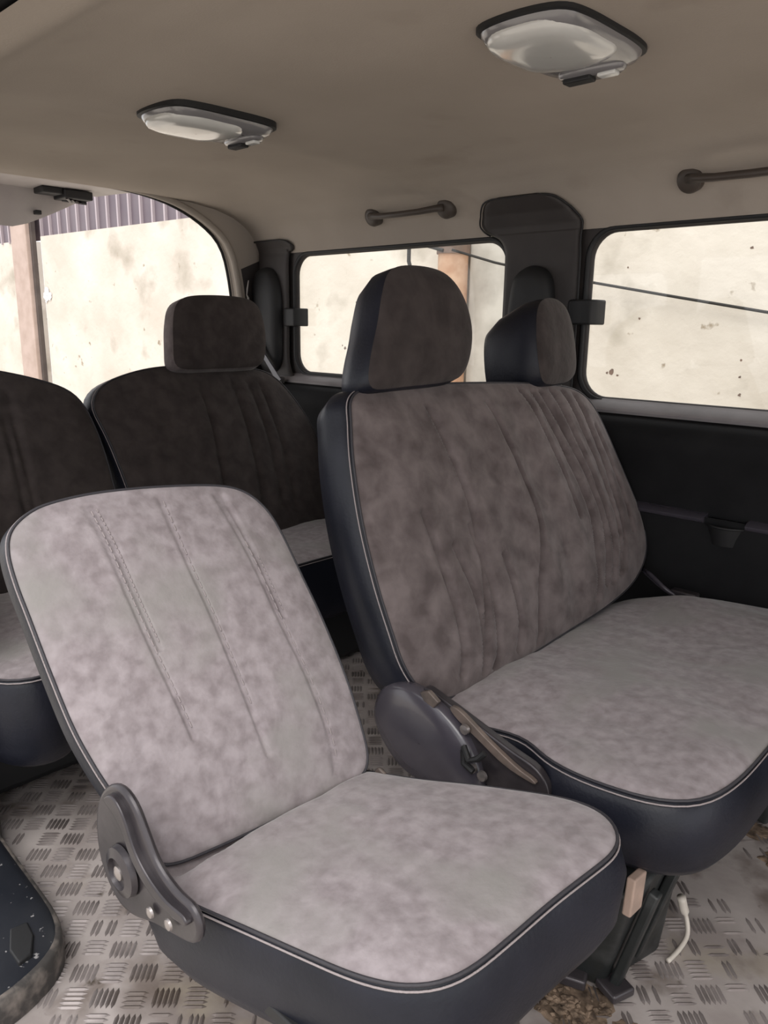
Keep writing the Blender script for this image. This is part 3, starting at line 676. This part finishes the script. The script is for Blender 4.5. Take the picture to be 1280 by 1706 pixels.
H3 = frame((-2.345, 1.60, 1.0), 0, 8)
headrest(r1, H3, h3o, .12, 'suede_deep_shade', 'suede_half_shade', flare=1.03)
for yy in (1.47, 1.75): chrome_post(r1, (-2.40, yy, .97), (-2.41, yy, 1.04))
G().box((-1.98, 1.56, .115), (.30, .70, .20)).out('seat_base', 'black', r1, bevel=.02)
RB2 = frame((-2.12, .745, .42), 0, 26)
ob2 = [(-.26, .50), (-.22, .60), (-.10, .655), (.05, .668), (.13, .656), (.23, .627), (.312, .591), (.350, .545), (.366, .48), (.375, .40), (.375, .28), (.365, .13), (.34, .03), (.18, -.02), (-.10, -.02), (-.22, .02), (-.26, .15), (-.27, .35)]
RC2 = frame((-2.14, .745, .42), 0, -88)
oc2 = [(-.25, -.04), (-.26, .2), (-.26, .50), (-.22, .60), (-.17, .622), (-.13, .615), (-.09, .57), (-.04, .46), (.02, .40), (.15, .385), (.30, .38), (.355, .33), (.36, .15), (.34, -.04), (.2, -.07), (-.1, -.07)]
r2 = rear_seat('rear seat in shade-darkened suede cut off by the left edge, behind the folding seat', (-2.1, .745, 0), ob2, oc2, RB2, RC2,
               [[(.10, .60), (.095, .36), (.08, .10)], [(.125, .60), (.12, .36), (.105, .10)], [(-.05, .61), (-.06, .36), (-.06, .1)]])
G().box((-1.98, .75, .115), (.30, .50, .20)).out('seat_base', 'black', r2, bevel=.02)

# ------------------------------------------------------------ small things on the floor
# raised step cover by the door, bottom left
so = [(-1.75, .500), (-1.632, .495), (-1.487, .489), (-1.358, .484), (-1.296, .478), (-1.247, .464), (-1.214, .438), (-1.188, .39), (-1.172, .325), (-1.175, .25), (-1.22, .18), (-1.35, .15), (-1.75, .15)]
so = smooth_outline(so, 90, 1); N = 90; cc = sum(so, Vector((0, 0))) / N
st = thing('step_cover', 'dusty black plastic step cover with scuffed rounded rim at the bottom left', 'step cover', (-1.3, .33, 0))
v = []; f = []
lev = [(1.005, .001), (1.01, .03), (1.0, .05), (.985, .056), (.95, .056)]
for s_, h in lev:
    for p in so: q_ = cc + (p - cc) * s_; v.append((q_.x, q_.y, h))
for i in range(len(lev) - 1):
    for k in range(N): f.append((i * N + k, i * N + (k + 1) % N, (i + 1) * N + (k + 1) % N, (i + 1) * N + k))
obj('rim', v, f, 'sill_rim', st, smooth=70)
v = []; f = []
lev = [(.955, .055), (.93, .060), (.85, .066), (.5, .075), (.01, .076)]
for s_, h in lev:
    for p in so: q_ = cc + (p - cc) * s_; v.append((q_.x, q_.y, h))
for i in range(len(lev) - 1):
    for k in range(N): f.append((i * N + k, i * N + (k + 1) % N, (i + 1) * N + (k + 1) % N, (i + 1) * N + k))
obj('top_skin', v, f, 'sill', st, smooth=70)
G().add(*slab(lambda p, t: (p[0], p[1], t), [(-1.305, .425), (-1.265, .420), (-1.225, .40), (-1.22, .375), (-1.26, .375), (-1.31, .395)], .058, .072)).out('socket', 'black', st, bevel=.003)
cb = G().tube(resample(catmull([Vector(p) for p in ((-.455, 1.335, .085), (-.450, 1.34, .060), (-.440, 1.34, .035), (-.432, 1.325, .016), (-.432, 1.29, .008), (-.436, 1.25, .006))], 6, False), 24, False), [.009] * 6 + [.0045] * 18, 10).out('cable', 'cable', None, smooth=180)
tag(cb, 'short off-white cable hanging under the bench to the metal floor', 'cable')
def mud(cx, cy, R0, sd_):
    v = []; f = []; A_ = 40; K_ = 12
    for i in range(K_ + 1):
        for k in range(A_):
            a = 2 * PI * k / A_; rr = R0 * (i / K_) * (1 + .45 * noise.noise(Vector((math.cos(a) * 1.6, math.sin(a) * 1.6, sd_))) + .15 * noise.noise(Vector((math.cos(a) * 6, math.sin(a) * 6, sd_))))
            x = cx + rr * math.cos(a) * 1.25; y = cy + rr * math.sin(a)
            h = (1 - (i / K_) ** 2) * .002 + (0 if i == K_ else .004 * max(0, noise.noise(Vector((x * 45, y * 45, sd_)))))
            v.append((x, y, .0005 + h))
    for i in range(K_):
        for k in range(A_): f.append((i * A_ + k, i * A_ + (k + 1) % A_, (i + 1) * A_ + (k + 1) % A_, (i + 1) * A_ + k))
    return v, f
dg = G(); dg.add(*mud(-.525, 1.045, .062, 1.0)); dg.add(*mud(-.42, 1.045, .030, 5.0))
for k in range(150):
    r = abs(random.gauss(0, 1)) * .06; a = random.random() * 2 * PI; s_ = random.uniform(.003, .010)
    c = Vector((-.52 + r * math.cos(a) * 1.3, 1.03 + r * math.sin(a) * .8, .006))
    pts_ = [c + Vector((s_ * math.cos(q_ * 1.256) * random.uniform(.5, 1.2), s_ * math.sin(q_ * 1.256) * random.uniform(.5, 1.2), random.uniform(-.001, .002))) for q_ in range(5)]
    dg.add(pts_ + [c + Vector((0, 0, s_ * .4)), c - Vector((0, 0, .004))], [(q_, (q_ + 1) % 5, 5) for q_ in range(5)] + [((q_ + 1) % 5, q_, 6) for q_ in range(5)])
db = dg.out('rust_flakes', 'rust', None, smooth=0); db['kind'] = 'stuff'; tag(db, 'rusty flakes and mud on the floor at the foot of the bench pedestal', 'debris')
dg = G(); dg.add(*mud(-.50, 1.78, .05, 9.0)); dg.add(*mud(-.38, 1.70, .03, 12.0))
db = dg.out('mud_patch', 'rust', None, smooth=0); db['kind'] = 'stuff'; tag(db, 'dark mud smear on the floor below the front edge of the bench', 'mud')

# ------------------------------------------------------------ outside
OW = Vector((-1.6, 4.6, 0)); dw = Vector((-1, -.062, 0)).normalized(); nw = Vector((dw.y, -dw.x, 0))      # s runs rearward; nw points away from the car? fixed below
if nw.y < 0: nw = -nw
wp = lambda s, z, d=0: tuple(OW + dw * s + Vector((0, 0, z)) - nw * d)
GZ = -.45
gr = structure('ground')
v, f = slab(lambda p, t: (p[0], p[1], t), [(-16, -9), (9, -9), (9, 7), (-16, 7)], GZ - .1, GZ)
obj('ground_slab', v, f, 'ground', gr, smooth=0)
ow = structure('wall_outside')
v, f = slab(lambda p, t: wp(p[0], p[1], -t), [(-9, GZ), (8.0, GZ), (8.0, 2.115), (-9, 2.115)], 0, .22); obj('rendered_wall', v, f, 'render_wall', ow, smooth=0)
v, f = slab(lambda p, t: wp(p[0], p[1], -t), [(8.5, GZ), (13.5, GZ), (13.5, 2.10), (8.5, 2.10)], .05, .25); obj('rendered_wall', v, f, 'render_wall', ow, smooth=0)
# corrugated fence above: sheets one by one
cf = thing('corrugated_fence', 'mauve corrugated metal sheets with pale ribs along the top of the wall', 'fence', wp(6, 2.11))
k = 0; s_ = 2.2
while s_ < 12.5:
    wd = .185
    v, f = slab(lambda p, t: wp(p[0], p[1], -t), [(s_, 2.08), (s_ + wd, 2.08), (s_ + wd, 3.1), (s_, 3.1)], .06, .075); obj('sheet', v, f, 'sheet', cf, smooth=0)
    v, f = slab(lambda p, t: wp(p[0], p[1], -t), [(s_ + wd, 2.08), (s_ + wd + .024, 2.08), (s_ + wd + .024, 3.1), (s_ + wd, 3.1)], .03, .075); obj('rib', v, f, 'rib', cf, smooth=0)
    s_ += wd + .024
p1 = thing('post', 'tall pinkish square post with dark edge in front of the outside wall', 'post', wp(8.2, GZ, .1))
v, f = slab(lambda p, t: wp(p[0], p[1], t), [(8.12, GZ), (8.50, GZ), (8.50, 3.0), (8.12, 3.0)], .02, .12); obj('shaft', v, f, 'post', p1, smooth=0, bevel=.01)
v, f = slab(lambda p, t: wp(p[0], p[1], t), [(8.07, GZ), (8.13, GZ), (8.13, 3.0), (8.07, 3.0)], .02, .07); obj('edge_strip', v, f, 'post_dark', p1, smooth=0)
# concrete pier and rusty pipe behind the quarter window
pr_ = thing('pier', 'grey weathered concrete pier beside the rusty pipe', 'pier', wp(1.66, GZ, .1))
v, f = slab(lambda p, t: wp(p[0], p[1], t), [(1.50, GZ), (1.84, GZ), (1.84, 2.4), (1.50, 2.4)], .0, .06); obj('pier_block', v, f, 'concrete', pr_, smooth=0, bevel=.01)
pp = thing('rusty_pipe', 'orange rusty upright pipe with dark clamp seen through the rear side window', 'pipe', wp(1.93, GZ, .12))
G().tube([wp(1.93, GZ, .13), wp(1.93, 2.6, .13)], .105, 20).out('pipe_shaft', 'rustpipe', pp)
G().tube([wp(1.93, 1.64, .13), wp(1.93, 1.71, .13)], .116, 20).out('clamp', 'rustpipe_dark', pp)
g_ = G(); g_.tube([wp(1.93, 1.655, .25), wp(2.10, 1.70, .25), wp(2.27, 1.735, .22)], .012, 6); g_.tube([wp(2.25, 1.74, .22), wp(2.25, 1.60, .22), wp(2.245, 1.50, .18)], .014, 6); g_.out('bracket_arm', 'wire', pp)
wr_ = G().tube([wp(1.85, 1.655, .26), wp(1.576, 1.570, .15), wp(1.3, 1.508, .09), wp(1.018, 1.452, .07), wp(.45, 1.352, .06), wp(-.103, 1.258, .05), wp(-1.5, 1.05, .05), wp(-2.6, .92, .05)], .0085, 6).out('wire', 'wire', None, smooth=180)
tag(wr_, 'black wire sloping across the pale wall outside the side windows', 'wire')
# dents and pits in the render
pit = G()
for s_, z, r in ((.767, .890, .03), (.80, .885, .014), (.73, .872, .014), (.006, .995, .012), (0.0, .90, .014), (-.01, .80, .016), (.62, 1.22, .012), (.02, 1.60, .018), (.72, 1.52, .012), (3.07, .97, .02), (3.10, .99, .012), (2.95, 1.33, .013)):
    c = Vector(wp(s_, z, .001)); r *= .62; pit.add([c + dw * (r * random.uniform(.5, 1.3) * math.cos(a)) + Vector((0, 0, r * random.uniform(.5, 1.3) * math.sin(a))) for a in [2 * PI * k / 9 for k in range(9)]], [tuple(range(9))])
po = pit.out('render_pits', 'rustpipe_dark', ow, smooth=0, kind='stuff')
sp = G()
for k in range(9):
    a = PI * (.05 + .9 * k / 8) + PI; L = random.uniform(.06, .13)
    c = Vector(wp(7.933, 1.47, .012)); uu = dw * math.cos(a) + Vector((0, 0, math.sin(a))); vv = dw * -math.sin(a) + Vector((0, 0, math.cos(a)))
    sp.add([c - vv * .006, c + vv * .006, c + uu * L + vv * .018, c + uu * (L + .012), c + uu * L - vv * .018], [(0, 1, 2, 3, 4)])
c = Vector(wp(7.933, 1.49, .012)); sp.disc(c, -nw, [(.05, 0), (.045, .006), (.001, .008)], 14)
sq = sp.out('paint_splat', 'spat', ow, smooth=0)
